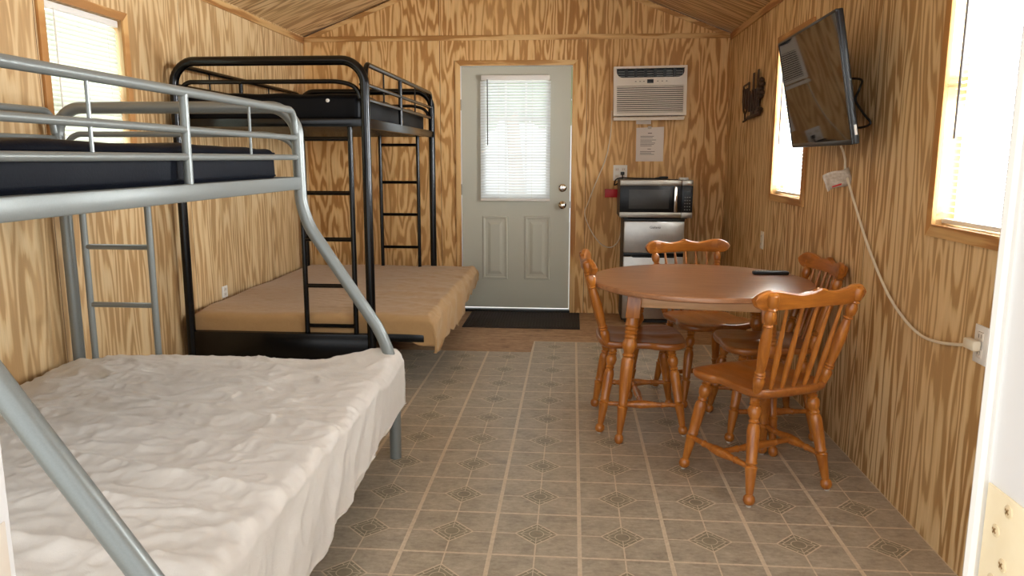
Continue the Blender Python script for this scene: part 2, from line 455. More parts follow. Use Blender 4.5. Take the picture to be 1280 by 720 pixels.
def blind_x(X, sgn, w, tilt, slat, label, group, wand=True, pitch=.0215, sw=.025, wand_y=None, wl=.42):
    """mini blind inside the window reveal"""
    y0, y1, z0, z1 = w; y0 += .006; y1 -= .006
    xc = X - sgn * .028
    r = thing('window_blind', (xc, (y0 + y1) / 2, z1 - .002), label, 'blind', group)
    obj('headrail', MB().box(xc - .016, xc + .016, y0, y1, z1 - .034, z1 - .002, .003), 'white', r)
    sl = MB(); z = z1 - .05
    while z > z0 + .03:
        rows = []
        for q in range(5):
            s = (q / 4 - .5) * sw; cr = .0022 * (1 - (2 * q / 4 - 1) ** 2)
            dx = s * math.cos(tilt) + cr * math.sin(tilt) ; dz = -s * math.sin(tilt) + cr * math.cos(tilt)
            rows.append([(xc + sgn * dx, y0 + .004, z + dz), (xc + sgn * dx, y1 - .004, z + dz)])
        sl.grid(rows); z -= pitch
    obj('slats', sl, slat, r)
    obj('bottom_rail', MB().box(xc - .013, xc + .013, y0 + .002, y1 - .002, z0 + .006, z0 + .022, .003), 'white', r)
    ld = MB()
    for yy in (y0 + .09, y1 - .09): ld.tube([(xc + sgn * .013, yy, z1 - .03), (xc + sgn * .013, yy, z0 + .015)], .0009, 5)
    obj('ladder_cord', ld, 'white', r)
    if wand:
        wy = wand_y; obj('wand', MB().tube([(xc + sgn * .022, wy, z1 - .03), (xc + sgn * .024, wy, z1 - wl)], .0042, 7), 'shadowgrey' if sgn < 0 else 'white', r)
    return r
blind_x(RW, -1, WIN_R_NEAR, -.12, 'slat', 'sunlit white mini blind in the tall window closest to the doorway', 'mini blinds', wand_y=2.66, wl=.62)
blind_x(RW, -1, WIN_R_FAR, -.12, 'slat', 'sunlit white mini blind in the window half hidden behind the television', 'mini blinds', wand_y=4.84, wl=.6)
blind_x(LW, 1, WIN_L, 1.22, 'slat_green', 'closed ivory mini blind behind the grey bunk bed', 'mini blinds', wand_y=3.30, wl=.52)

# ---- back door
dr = bpy.data.objects.new('door_1', None); COL.objects.link(dr); dr.location = (-.477, D, 0); dr['kind'] = 'structure'
X0, X1, ZB, ZT = -.9325, -.0205, .037, 2.0595
yf, ybk = D + .004, D + .048
lx0, lx1, lz0, lz1 = -.735, -.225, 1.005, 1.945
slab = wall_with_holes('y', yf, ybk, X0, X1, ZB, ZT, [(lx0, lx1, lz0, lz1)])
sl = obj('slab', slab, 'door', dr, smooth=False)
# lite frame and muntins
lf = MB(); m = .022
for (a, b, c, d) in ((lx0 - m, lx1 + m, lz0 - m, lz0), (lx0 - m, lx1 + m, lz1, lz1 + m), (lx0 - m, lx0, lz0, lz1), (lx1, lx1 + m, lz0, lz1)):
    lf.box(a, b, yf - .010, yf, c, d, .003)
obj('lite_frame', lf, 'door', dr)
mt = MB()
for i in (1, 2):
    xx = lx0 + (lx1 - lx0) * i / 3; mt.box(xx - .009, xx + .009, yf + .012, yf + .022, lz0, lz1)
    zz = lz0 + (lz1 - lz0) * i / 3; mt.box(lx0, lx1, yf + .0125, yf + .0215, zz - .009, zz + .009)
obj('muntin_grid', mt, 'white', dr)
obj('pane', MB().box(lx0, lx1, yf + .024, yf + .028, lz0, lz1), 'glass', dr)
# raised panels
for (a, b, c, d) in ((-.762, -.545, .285, .828), (-.402, -.184, .285, .828)):
    p = MB()
    def ring(i0, i1, y_out, y_in):
        o = [(a + i0, yf - y_out, c + i0), (b - i0, yf - y_out, c + i0), (b - i0, yf - y_out, d - i0), (a + i0, yf - y_out, d - i0)]
        q = [(a + i1, yf - y_in, c + i1), (b - i1, yf - y_in, c + i1), (b - i1, yf - y_in, d - i1), (a + i1, yf - y_in, d - i1)]
        p.add(o + q, [(k, (k + 1) % 4, 4 + (k + 1) % 4, 4 + k) for k in range(4)]); return q
    ring(0, .006, .0005, .009); ring(.006, .016, .009, .0085); ring(.016, .026, .0085, .0025)
    ring(.026, .045, .0025, .002); q = ring(.045, .07, .002, .010)
    p.add(q, [(0, 1, 2, 3)]); obj('raised_panel', p, 'door', dr, angle=20)
kn = MB().lathe((-.083, yf, .925), (-.083, yf - .068, .925), [(0, .033), (.1, .033), (.16, .026), (.2, .012), (.45, .011), (.52, .018), (.66, .028), (.85, .029), (.95, .022), (1, .008)], 20)
obj('knob', kn, 'chrome', dr)
db = MB().lathe((-.083, yf, 1.068), (-.083, yf - .02, 1.068), [(0, .033), (.6, .033), (.9, .026), (1, .02)], 20).box(-.089, -.077, yf - .034, yf - .018, 1.05, 1.086, .003)
obj('deadbolt', db, 'chrome', dr)
for zz in (1.75, .93 + .12, .32):
    h = MB().tube([(X0 - .006, yf - .006, zz - .045), (X0 - .006, yf - .006, zz + .045)], .006, 8).box(X0 - .011, X0 - .001, yf - .002, yf + .002, zz - .045, zz + .045)
    obj('hinge', h, 'steel', dr)
obj('latch_plate', MB().box(X1 + .0005, X1 + .004, yf + .002, yf + .03, .90, .955), 'dark', dr)
obj('threshold', MB().box(DOOR_HOLE[0], DOOR_HOLE[1], D - .03, D + .06, 0, .022, .006), 'dark', dr)
jb = MB()
for (a, b) in ((DOOR_HOLE[0], X0 - .003), (X1 + .003, DOOR_HOLE[1])): jb.box(a, b, D + .002, D + WT, .022, 2.066)
jb.box(DOOR_HOLE[0], DOOR_HOLE[1], D + .002, D + WT, ZT + .003, 2.067)
obj('jamb', jb, 'white_paint', dr, smooth=False)
cx0, cx1, cz, cw, t = -.942, -.011, 2.064, .042, .014
obj('casing', MB().prism([(cx0 - cw, 0), (cx0, 0), (cx0, cz), (cx0 - cw, cz + cw)], 1, D - t, D, .0015), 'trim_v', dr)
obj('casing', MB().prism([(cx1, 0), (cx1 + cw, 0), (cx1 + cw, cz + cw), (cx1, cz)], 1, D - t, D, .0015), 'trim_v', dr)
obj('casing', MB().prism([(cx0, cz), (cx1, cz), (cx1 + cw, cz + cw), (cx0 - cw, cz + cw)], 1, D - t, D, .0015), 'trim_x', dr)

# blind on the door
bl = thing('window_blind', (-.48, yf - .03, 1.98), 'white mini blind hung over the glass of the grey back door', 'blind', 'mini blinds')
bx0, bx1, yb = -.772, -.190, yf - .028
obj('headrail', MB().box(bx0 + .008, bx1 - .008, yb - .018, yb + .018, 1.945, 1.985, .004), 'white', bl)
sl_ = MB(); z = 1.93; tl = 1.05
while z > .985:
    rows = []
    for q in range(5):
        s = (q / 4 - .5) * .025; cr = .002 * (1 - (2 * q / 4 - 1) ** 2)
        dy = s * math.cos(tl) - cr * math.sin(tl); dz = s * math.sin(tl) + cr * math.cos(tl)
        rows.append([(bx0, yb + dy, z + dz), (bx1, yb + dy, z + dz)])
    sl_.grid(rows); z -= .0235
obj('slats', sl_, 'slat', bl)
obj('bottom_rail', MB().box(bx0, bx1, yb - .012, yb + .012, .957, .977, .003), 'white', bl)
obj('wand', MB().tube([(-.712, yb - .024, 1.95), (-.710, yb - .026, 1.42)], .0042, 7), 'shadowgrey', bl)
ld = MB()
for xx in (-.62, -.34): ld.tube([(xx, yb - .013, 1.95), (xx, yb - .013, .97)], .001, 5)
obj('ladder_cord', ld, 'white', bl)

# ---- front doorway (the photographer stands in it)
d2 = bpy.data.objects.new('door_2', None); COL.objects.link(d2); d2.location = (-.08, .5, 0); d2['kind'] = 'structure'
obj('jamb', MB().box(.336, .40, .42, .604, 0, 2.08, .002), 'white_paint', d2)
obj('weather_strip', MB().tube([(.331, .604, 0.0), (.331, .604, 2.08)], .0055, 8).box(.331, .352, .600, .612, 0, 2.08), 'white', d2)
obj('jamb', MB().box(-.58, -.502, .42, .604, 0, 2.08, .003), 'white_paint', d2)
hg = obj('hinge', MB().prism([(.5975, .93), (.5975, 1.060), (.52, 1.060), (.52, .93)], 0, .3335, .3362, .0008), 'brass', d2)
for (yy, zz) in ((.5665, 1.050), (.580, 1.028), (.5665, 1.006), (.5785, .987)):
    r_ = .0052
    sc = MB().lathe((.3337, yy, zz), (.3322, yy, zz), [(0, r_), (.6, r_ * .95), (1, r_ * .72)], 14)
    so = obj('screw', sc, 'screw', hg)
    cr = MB().box(.3318, .3324, yy - .0028, yy + .0028, zz - .0006, zz + .0006).box(.3318, .3324, yy - .0006, yy + .0006, zz - .0028, zz + .0028)
    xform(cr, Matrix.Translation((0, yy, zz)) @ Matrix.Rotation(.6, 4, 'X') @ Matrix.Translation((0, -yy, -zz)))
    obj('slot', cr, 'slot', so)
obj('strike_plate', MB().prism([(.560, .94), (.5945, .94), (.5945, .993), (.560, .993)], 0, -.5022, -.4995, .001), 'ac_white', d2)

# ------------------------------------------------------------------ bunk beds
def lx(x, y, z): return (x, y, z)
SR = .0255
def bunk(root, Yn, Yf, ztop, zrail, mat, n_end, f_end, ladders, front_posts, spind, xin=-1.15, lower_x=-.80, panel=None):
    """root Empty; n_end / f_end: polylines (x,z) of the big end hoops"""
    for Y, path in ((Yn, n_end), (Yf, f_end)):
        pts = [(x, Y, z) for x, z in path['pts']]
        h = obj('end_frame', MB().tube(rounded(pts, path['r'], 9), SR, 14), mat, root)
        zt = ztop - .11
        thin = rounded([(-2.205, Y, zt - .05), (-2.17, Y, zt - .05), (-2.13, Y, zt), (-1.25, Y, zt), (-1.17, Y, zt - .035), (-1.155, Y, zt - .09)], [.03, .03, .06, .03])
        obj('end_rail', MB().tube(thin, .0125, 10), mat, h)
        # end box beam of the upper frame and lower cross rail
        obj('end_beam', MB().box(-2.18, xin - .01, Y - .014, Y + .014, zrail - .02, zrail + .025, .003), mat, h)
    for X, nm in ((xin, 'guard_rail'), (-2.2, 'guard_rail')):
        zt = ztop - .015
        g = rounded([(X, Yn + .02, zt - .09), (X, Yn + .035, zt), (X, Yf - .035, zt), (X, Yf - .02, zt - .09)], .045)
        go = obj(nm, MB().tube(g, .0145, 12), mat, root)
        mids = MB()
        for zz, r in ((ztop - .125, .011), (ztop - .205, .0115)): mids.tube([(X, Yn + .01, zz), (X, Yf - .01, zz)], r, 10)
        obj('lower_rails', mids, mat, go)
        for yy in front_posts: obj('guard_post', MB().tube([(X, yy, zrail - .02), (X, yy, zt)], .0135, 10), mat, go)
        for yy in spind: obj('spindle', MB().tube([(X, yy, ztop - .205), (X, yy, zt)], .0052, 8), mat, go)
    for X in (xin, -2.2):
        s = 1 if X == xin else -1
        obj('side_rail', MB().box(X - .016, X + .016, Yn + .01, Yf - .01, zrail - .026, zrail + .026, .005), mat, root)
    dk = MB()
    yy = Yn + .1
    while yy < Yf - .06: dk.box(-2.18, xin - .02, yy - .02, yy + .02, zrail - .02, zrail - .008, .002); yy += .11
    obj('upper_slats', dk, 'black' if mat == 'black' else mat, root)
    for (Y, xa, xb, zt, zb) in ladders:
        up = MB().tube([(xa, Y, zt), (xa, Y, zb)], .0145, 10).tube([(xb, Y, zt), (xb, Y, zb)], .0145, 10)
        lo = obj('ladder', up, mat, root)
        zz = zt - .05
        for q in range(5):
            z = zrail - .275 - .0 + .0
        for z in RUNGS[root.name]:
            if zb < z < zt: obj('rung', MB().tube([(xa, Y, z), (xb, Y, z)], .012, 8), mat, lo)
    # lower full-size frame
    lr = MB()
    z0, z1 = .275, .318
    lr.box(-2.2, lower_x, Yn + .012, Yn + .042, z0, z1, .003).box(-2.2, lower_x, Yf - .042, Yf - .012, z0, z1, .003)
    lr.box(-2.2, -2.17, Yn + .04, Yf - .04, z0, z1, .003).box(lower_x - .03, lower_x, Yn + .04, Yf - .04, z0, z1, .003)
    obj('lower_frame', lr, mat, root)
    sl = MB(); yy = Yn + .12
    while yy < Yf - .06: sl.box(-2.18, lower_x - .02, yy - .025, yy + .025, z0 + .008, z0 + .022, .002); yy += .12
    obj('lower_slats', sl, 'black' if mat == 'black' else mat, root)
    for Y, s in ((Yn, 1), (Yf, -1)):
        for zz in (ztop - .125, ztop - .205, zrail + .014, zrail - .012):
            obj('bolt', MB().lathe((xin - .020, Y + s * .012, zz), (xin - .034, Y + s * .012, zz), [(0, .008), (.6, .008), (1, .004)], 10), 'chrome' if mat != 'black' else 'black', root)
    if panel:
        obj('underbed_shade_panel', MB().box(*panel, .004), 'black', root)  # added black board standing in for the shade under the lower bed

RUNGS = {'bunk_bed': (1.19, .93, .674, .42), 'bunk_bed.001': (1.416, 1.119, .859, .593, .36)}
gx = lambda dx: {'pts': [(-2.2, 0), (-2.2, 1.52), (-1.15, 1.52), (-1.145 + dx * .2, 1.07), (-.793 + dx, .535), (-.762 + dx, .36), (-.765 + dx, 0)], 'r': [.11, .11, .09, .09, .07]}
gnear = {'pts': [(-2.2, 0), (-2.2, 1.52), (-1.15, 1.52), (-1.143, 1.07), (-.726, .455), (-.70, .30), (-.70, 0)], 'r': [.11, .11, .09, .07, .06]}
gb = thing('bunk_bed', (-1.7, 2.2, 0), 'silver grey metal bunk bed with slanted front tubes and a white covered lower bed', 'bunk bed', 'metal bunk beds')
GN, GF = 1.25, 3.15
bunk(gb, GN, GF, 1.52, 1.209, 'silver', gnear, gx(0), [(GF - .02, -2.11, -1.815, 1.2, .30), (GN + .02, -2.11, -1.815, 1.2, .30)], [2.22], [1.765, 2.68], xin=-1.15, lower_x=-.80)
bb = thing('bunk_bed', (-1.7, 5.1, 0), 'taller black metal bunk bed in the back corner with a tan covered lower bed', 'bunk bed', 'metal bunk beds')
BN, BF = 4.155, 6.13
bx = {'pts': [(-2.2, 0), (-2.2, 1.832), (-1.13, 1.832), (-1.13, 0)], 'r': [.12, .12]}
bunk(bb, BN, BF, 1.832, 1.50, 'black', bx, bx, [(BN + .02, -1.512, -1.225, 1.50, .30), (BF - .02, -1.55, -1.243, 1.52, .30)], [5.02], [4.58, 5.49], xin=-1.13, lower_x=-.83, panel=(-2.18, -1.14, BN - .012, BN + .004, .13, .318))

# mattresses
def fold(a, lo, hi, r):
    """unrolled coordinate -> (position, drop) for a cloth that lies on [lo,hi] and hangs at both ends"""
    if a < lo + r: s, d, e = -1, lo + r - a, lo + r
    elif a > hi - r: s, d, e = 1, a - (hi - r), hi - r
    else: return a, 0.
    if d < r * PI / 2: t = d / r; return e + s * r * math.sin(t), r * (1 - math.cos(t))
    return e + s * r, r + d - r * PI / 2

def ridged(p, s, seed):
    n = noise.noise(V((p[0] * s[0], p[1] * s[1], seed))); return 1 - abs(n) * 2

def fitted(name, parent, mat, x0, x1, y0, y1, ztop, r, drops, fz, hem, shift, nx=150, ny=150, extra=None):
    """drops = (left,right,near,far) lengths; fz(x,y) extra height; hem(side,x,y) minimum z; shift(x,y,drop)->dx,dy"""
    A = [x0 - drops[0] + (x1 - x0 + drops[0] + drops[1]) * i / nx for i in range(nx + 1)]
    B = [y0 - drops[2] + (y1 - y0 + drops[2] + drops[3]) * j / ny for j in range(ny + 1)]
    rows = []
    for a in A:
        row = []
        for b in B:
            x, d1 = fold(a, x0, x1, r); y, d2 = fold(b, y0, y1, r)
            d = (d1 ** 3 + d2 ** 3) ** (1 / 3) if d1 or d2 else 0.
            z = ztop - d; k = max(0., 1 - d / .12)
            z += fz(x, y) * k
            zh = hem(x, y, d1, d2)
            if z < zh: z = zh + (z - zh) * .02
            dx, dy = shift(x, y, d1, d2, a, b)
            row.append((x + dx, y + dy, z))
        rows.append(row)
    mb = MB().grid(rows)
    o = obj(name, mb, mat, parent, angle=75)
    so = o.modifiers.new('thickness', 'SOLIDIFY'); so.thickness = .003; so.offset = -1
    return o

def sm(a, b, t):
    t = max(0., min(1., (t - a) / (b - a))); return t * t * (3 - 2 * t)

# white covered lower mattress of the grey bunk
wm = thing('mattress', (-1.45, 2.2, .318), 'double mattress in a loose white sheet on the lower grey bunk', 'mattress', 'mattresses')
obj('mattress_core', MB().box(-2.17, -.80, GN + .06, GF - .06, .319, .425, .035, seg=3), 'sheet_white', wm)
def wz(x, y):
    h = .018 * noise.noise(V((x * 2.2, y * 2.6, 3.)))
    # long pulled folds that run from the wall side towards the aisle edge
    q = y + .28 * (x + .75) * .6
    h += .022 * ridged((x, q), (.7, 4.2), 5.) ** 2 - .012
    h += .008 * ridged((x + .3 * y, q), (2.6, 9.), 8.) - .004
    q2 = (y - 1.75) - .55 * (x + .75)              # folds fanning from the near aisle corner
    h += .011 * ridged((x * .5, q2), (1.2, 6.), 41.) ** 2 * sm(-1.9, -1.1, x) * sm(2.6, 1.9, y)
    wx, wy = x + .06 * noise.noise(V((x * 4, y * 4, 31.))), y + .06 * noise.noise(V((x * 4, y * 4, 37.)))
    h += .007 * ridged((wx, wy + .2 * wx), (3.2, 6.5), 21.) ** 2 + .0065 * ridged((wx, wy), (6., 12.), 22.) ** 2 + .0045 * ridged((wx + .1 * wy, wy), (17., 24.), 23.) ** 2 - .008
    h += .095 * math.exp(-(((x + .77) / .26) ** 2 + ((y - 3.2) / .17) ** 2))       # pulled up over the corner post
    h += .025 * sm(2.6, 3.1, y) * sm(-.9, -1.4, x)
    h -= .03 * sm(-1.9, -2.2, x)
    return h
def whem(x, y, d1, d2):
    base = .115 + .125 * sm(1.9, 3.2, y) + .006 * math.sin(y * 6) + .004 * math.sin(y * 17 + 1)
    return base if d1 > 0 and x > -1.2 else .30
def wsh(x, y, d1, d2, a, b):
    dx = dy = 0.
    if x > -1.2 and d1 > .04:
        k = min(1., d1 / .12)
        q_ = 1 - .85 * sm(2.75, 3.0, y)
        dx = .006 * (1 - q_) + q_ * k * (.012 * noise.noise(V((a * 3, b * 5.5, 4.))) + .014 * ridged((a * .4, b + .8 * a), (1., 5.), 6.) - .004 + .006 * ridged((a + .3 * b, b), (9., 12.), 2.) - .016) + .01 * max(0., d1 - .08) 
    if y > 2.9:
        dy = .075 * sm(-1.02, -.84, x) * sm(2.9, 3.12, y) - .0
        if d2 > .02: dy += .008 * noise.noise(V((a * 9, b * 7, 2.)))
    return dx, dy
fitted('sheet', wm, 'sheet_white', -2.20, -.735, GN - .02, 3.13, .447, .045, (.10, .33, .16, .14), wz, whem, wsh, 260, 290)

tm = thing('mattress', (-1.45, 5.1, .318), 'double mattress in a tan sheet on the lower black bunk', 'mattress', 'mattresses')
obj('mattress_core', MB().box(-2.17, -.79, BN + .05, BF - .04, .319, .415, .035, seg=3), 'sheet_tan', tm)
def tz(x, y):
    h = .010 * noise.noise(V((x * 2.5, y * 2.5, 13.)))
    h += (.010 * ridged((x, y + .5 * x), (2.2, 5.), 15.) - .005) * sm(-1.6, -1.0, x)
    h += .006 * ridged((x, y), (5., 7.), 11.) ** 2 * sm(-1.7, -1.1, x) + .0025 * ridged((x, y), (15., 17.), 12.)
    h -= .012 * sm(4.4, 4.2, y)
    return h
def them(x, y, d1, d2):
    if d1 > 0 and x > -1.2: return .225 + .02 * math.sin(y * 7 + 1.) + .09 * sm(5.0, 6.1, y) + .012 * math.sin(y * 26)
    if x > -1.02: return .312 - .07 * sm(-1.02, -.8, x)
    return .312
def tsh(x, y, d1, d2, a, b):
    dx = dy = 0.
    if x > -1.2 and d1 > .03:
        dx = .018 * ridged((a, b + .9 * a), (2., 5.), 16.) + .012 * noise.noise(V((a * 7, b * 9, 4.))) + .015 * math.sin(min(1., d1 / .12) * PI / 2) * math.exp(-((y - 4.9) / .9) ** 2)
    if y < 4.35 and d2 > .02: dy = .004 * noise.noise(V((a * 6, b * 7, 2.))) - .05 * sm(-1.0, -.8, x) * 0.4
    return dx, dy
fitted('sheet', tm, 'sheet_tan', -2.20, -.785, BN + .03, BF + .06, .432, .04, (.08, .26, .16, .10), tz, them, tsh, 170, 190)

def bunk_mattress(label, mat, y0, y1, z0, z1, x0=-2.165, x1=-1.18, sag=.012):
    bm = bmesh.new(); bmesh.ops.create_cube(bm, size=1)
    for q in bm.verts: q.co = ((x0 + x1) / 2 + q.co.x * (x1 - x0), (y0 + y1) / 2 + q.co.y * (y1 - y0), (z0 + z1) / 2 + q.co.z * (z1 - z0))
    bmesh.ops.bevel(bm, geom=bm.edges[:], offset=.03, segments=4, affect='EDGES', profile=.5)
    bmesh.ops.subdivide_edges(bm, edges=[e for e in bm.edges if e.calc_length() > .3], cuts=26, use_grid_fill=True)
    for q in bm.verts:
        n = noise.noise(V((q.co.x * 5, q.co.y * 5, q.co.z * 9)))
        q.co.z += n * sag * (1 if q.co.z > (z0 + z1) / 2 else 0)
        q.co.x += .006 * noise.noise(V((q.co.x * 3, q.co.y * 7, q.co.z * 14))) * (1 if q.co.x > -1.5 else 0)
    body = MB().frombm(bm)
    r = thing('mattress', ((x0 + x1) / 2, (y0 + y1) / 2, z0), label, 'mattress', 'mattresses')
    obj('mattress_cover', body, mat, r, angle=60)
    p = MB()
    for zz in (z0 + .022, z1 - .022):
        p.tube(rounded([(x0 + .05, y0 - .001, zz), (x1 + .001, y0 - .001, zz), (x1 + .001, y1 + .001, zz), (x0 - .001, y1 + .001, zz), (x0 - .001, y0 - .001, zz), (x0 + .06, y0 - .001, zz)], .03), .0035, 6)
    obj('piping', p, mat, r)
    return r
gm = bunk_mattress('thin navy vinyl mattress on the upper grey bunk', 'navy', GN + .04, 2.99, 1.222, 1.352)
bmt = bunk_mattress('thin black vinyl mattress on the upper black bunk', 'blackvinyl', BN + .05, BF - .05, 1.512, 1.664)
obj('button', MB().lathe((-1.353, BN + .05, 1.625), (-1.353, BN + .043, 1.625), [(0, .011), (.6, .01), (1, .004)], 10), 'white', bmt, label='small white button on the end face')

# ------------------------------------------------------------------ table
TC = (.622, 3.70)
tb = thing('dining_table', (TC[0], TC[1], 0), 'round wooden dining table with turned legs and pale apron among four chairs', 'table', rz=math.radians(-8))
top = MB(); rows = []
for (rr, zz) in ((.001, .74), (.30, .74), (.512, .74), (.520, .7385), (.5245, .734), (.526, .727), (.5245, .718), (.519, .7125), (.505, .711), (.001, .711)):
    rows.append([(rr * math.cos(2 * PI * k / 96), rr * math.sin(2 * PI * k / 96), zz) for k in range(96)])
top.grid(rows, closed=True)
obj('tabletop', top, 'top', tb, world=False, angle=30)
LEGP = [(0, .012), (.012, .019), (.035, .023), (.06, .021), (.075, .016), (.10, .018), (.25, .0235), (.29, .0255), (.30, .021), (.32, .024), (.335, .022), (.46, .027), (.60, .029), (.66, .0285),
        (.685, .024), (.70, .028), (.715, .024), (.735, .026), (.77, .033), (.80, .031), (.83, .026), (.845, .029), (.86, .026), (.875, .030), (.89, .026), (.905, .030), (.92, .027), (.935, .031), (.95, .028), (1, .028)]
for sx in (-1, 1):
    for sy in (-1, 1):
        foot = V((sx * .345, sy * .345, 0)); head = V((sx * .298, sy * .298, .598))
        lg = MB().turned(foot, head, LEGP, 18)
        hd = MB().box(-.032, .032, -.032, .032, 0, .115, .003); d = (head - foot).normalized()
        sk = Matrix(((1, 0, d.x / d.z, head.x), (0, 1, d.y / d.z, head.y), (0, 0, 1, head.z - .002), (0, 0, 0, 1)))
        xform(hd, sk); lg.add(hd.v, hd.f)
        obj('leg', lg, 'honey', tb, world=False)
ap = []
for s in (-1, 1):
    obj('apron', MB().box(-.262, .262, s * .292 - .011, s * .292 + .011, .643, .711, .002), 'apron', tb, world=False)
    obj('apron', MB().box(s * .292 - .011, s * .292 + .011, -.262, .262, .643, .711, .002), 'apron', tb, world=False)

# ------------------------------------------------------------------ chairs
CLEG = [(0, .011), (.012, .018), (.04, .0225), (.075, .021), (.095, .0155), (.12, .017), (.30, .0215), (.335, .0235), (.35, .019), (.375, .0225), (.39, .0205), (.52, .0225), (.66, .0235),
        (.70, .0215), (.72, .0175), (.735, .021), (.755, .0175), (.79, .0225), (.83, .0245), (.86, .022), (.875, .0185), (.89, .022), (.905, .0185), (.92, .021), (.94, .0185), (1, .0165)]
POST = [(0, .0135), (.03, .0165), (.10, .0205), (.14, .0215), (.17, .0165), (.185, .0205), (.20, .0165), (.215, .0205), (.23, .017), (.30, .019), (.46, .0215), (.60, .0195), (.68, .015),
        (.695, .019), (.71, .0155), (.75, .0205), (.80, .0215), (.84, .016), (.855, .0205), (.87, .0165), (.89, .0205), (.95, .0215), (.985, .019), (1, .010)]
STR = [(0, .009), (.06, .0115), (.20, .0125), (.235, .0155), (.25, .0125), (.30, .0135), (.42, .0185), (.50, .020), (.58, .0185), (.70, .0135), (.75, .0125), (.765, .0155), (.80, .0125), (.94, .0115), (1, .009)]
SPI = [(0, .0065), (.10, .0085), (.30, .0115), (.42, .0120), (.60, .0095), (.85, .0068), (1, .0055)]

def seat_mesh():
    """saddle seat: wide rounded front, notched sides, narrower back; polar grid"""
    half = [(0, .212), (.08, .214), (.145, .207), (.19, .186), (.213, .150), (.218, .105), (.207, .062), (.190, .036), (.183, .012), (.182, -.03), (.184, -.09), (.182, -.145), (.168, -.185), (.13, -.203), (.07, -.212), (0, -.215)]
    out = smooth_path([(x, y, 0) for x, y in half], 5)
    out = [(p.x, p.y) for p in out]; full = out + [(-x, y) for x, y in out[::-1][1:-1]]
    n = len(full); rows = []
    def top(x, y):
        s = -.010 * math.exp(-((abs(x) - .085) / .075) ** 2) * sm(.22, .12, y) * sm(-.19, -.10, y)
        s += .004 * math.exp(-(x / .03) ** 2) * sm(-.02, .14, y)
        s -= .010 * sm(.165, .215, y) ** 1.5 * .6
        s += -.0022 * (.5 + .5 * math.cos(x * 2 * PI / .055)) * sm(.02, .06, y) * sm(.19, .14, y)
        return .452 + s
    for f in (.02, .15, .3, .42, .54, .64, .73, .81, .88, .93, .965):
        rows.append([(x * f, y * f, top(x * f, y * f)) for x, y in full])
    for f, dz in ((.985, -.002), (.997, -.007), (1., -.014), (.997, -.021), (.98, -.028), (.95, -.034), (.90, -.037), (.4, -.037), (.02, -.037)):
        rows.append([(x * f, y * f, (.452 + dz) if f < .9 or dz < -.03 else top(x * f, y * f) + dz) for x, y in full])
    return MB().grid(rows, closed=True)

def crest_mesh():
    W = .262; N = 64; rows = []
    for i in range(N + 1):
        x = -W + 2 * W * i / N; u = abs(x) / W
        y = -.287 + .62 * x * x
        # scalloped top: peaked middle, dip, raised rounded ears
        zt = .838 + .009 * max(0., 1 - u / .12) ** .8
        zt += .006 * math.exp(-((u - .0) / .20) ** 2) + .014 * math.exp(-((u - .74) / .22) ** 2) - .003 * math.exp(-((u - .34) / .12) ** 2)
        zb = .776 + .006 * math.cos(min(u, .8) / .8 * PI / 2)
        if u > .80:
            k = (u - .80) / .20; e = math.sqrt(max(0., 1 - k * k)); zc = .815; zt0, zb0 = zt, zb
            zt = zc + (zt0 - zc) * e; zb = zc - (zc - zb0) * e
        t = .0125
        lean = .12
        pr = []
        h = zt - zb; b = min(.006, h * .3)
        for (dy, z) in ((-t + b * .6, zb), (-t, zb + b), (-t, zt - b), (-t + b * .8, zt), (t - b * .8, zt), (t, zt - b), (t, zb + b), (t - b * .6, zb)):
            pr.append((x, y + dy - lean * (z - .80), z))
        rows.append(pr)
    mb = MB(); mb.grid(rows, closed=True)
    n = 8; mb.f.append(tuple(range(n))); mb.f.append(tuple(N * n + k for k in range(n))[::-1])
    return mb

def make_chair(loc, rz, label):
    r = thing('dining_chair', loc, label, 'chair', 'dining chairs round the table', rz)
    obj('seat', seat_mesh(), 'seat', r, world=False, angle=50)
    obj('crest_rail', crest_mesh(), 'honey_x', r, world=False, angle=35)
    feet = {}
    for sx in (-1, 1):
        for sy in (-1, 1):
            foot = V((sx * (.212 if sy > 0 else .195), .198 if sy > 0 else -.205, .006)); head = V((sx * (.148 if sy > 0 else .135), .130 if sy > 0 else -.138, .432))
            feet[sx, sy] = (foot, head)
            l = obj('leg', MB().turned(foot, head, CLEG, 16), 'honey', r, world=False)
            obj('glide', MB().lathe(foot - V((0, 0, .006)), foot, [(0, .0095), (1, .0115)], 12), 'glide', l, world=False)
    at = lambda k, z: feet[k][0].lerp(feet[k][1], (z - .006) / .426)
    mids = []
    for sx in (-1, 1):
        a, b = at((sx, -1), .145), at((sx, 1), .145); mids.append(a.lerp(b, .5))
        obj('stretcher', MB().turned(a, b, STR, 12, 1.2), 'honey_x', r, world=False)
    obj('stretcher', MB().lathe(mids[0], mids[1], STR, 12), 'honey_x', r, world=False)
    for sx in (-1, 1):
        obj('back_post', MB().turned((sx * .160, -.172, .437), (sx * .203, -.282, .842), POST, 18), 'honey', r, world=False)
    for i in range(5):
        k = (i - 2) / 2
        obj('spindle', MB().lathe((k * .108, -.185, .437), (k * .132, -.287 + .62 * (k * .132) ** 2, .80), SPI, 10), 'honey', r, world=False)
    return r
def copy_chair(src, loc, rz, label):
    r = src.copy(); COL.objects.link(r); r.location = loc; r.rotation_euler = (0, 0, rz); r['label'] = label
    for ch in src.children:
        c = ch.copy(); COL.objects.link(c); c.parent = r
        for g in ch.children:
            d = g.copy(); COL.objects.link(d); d.parent = c
    return r
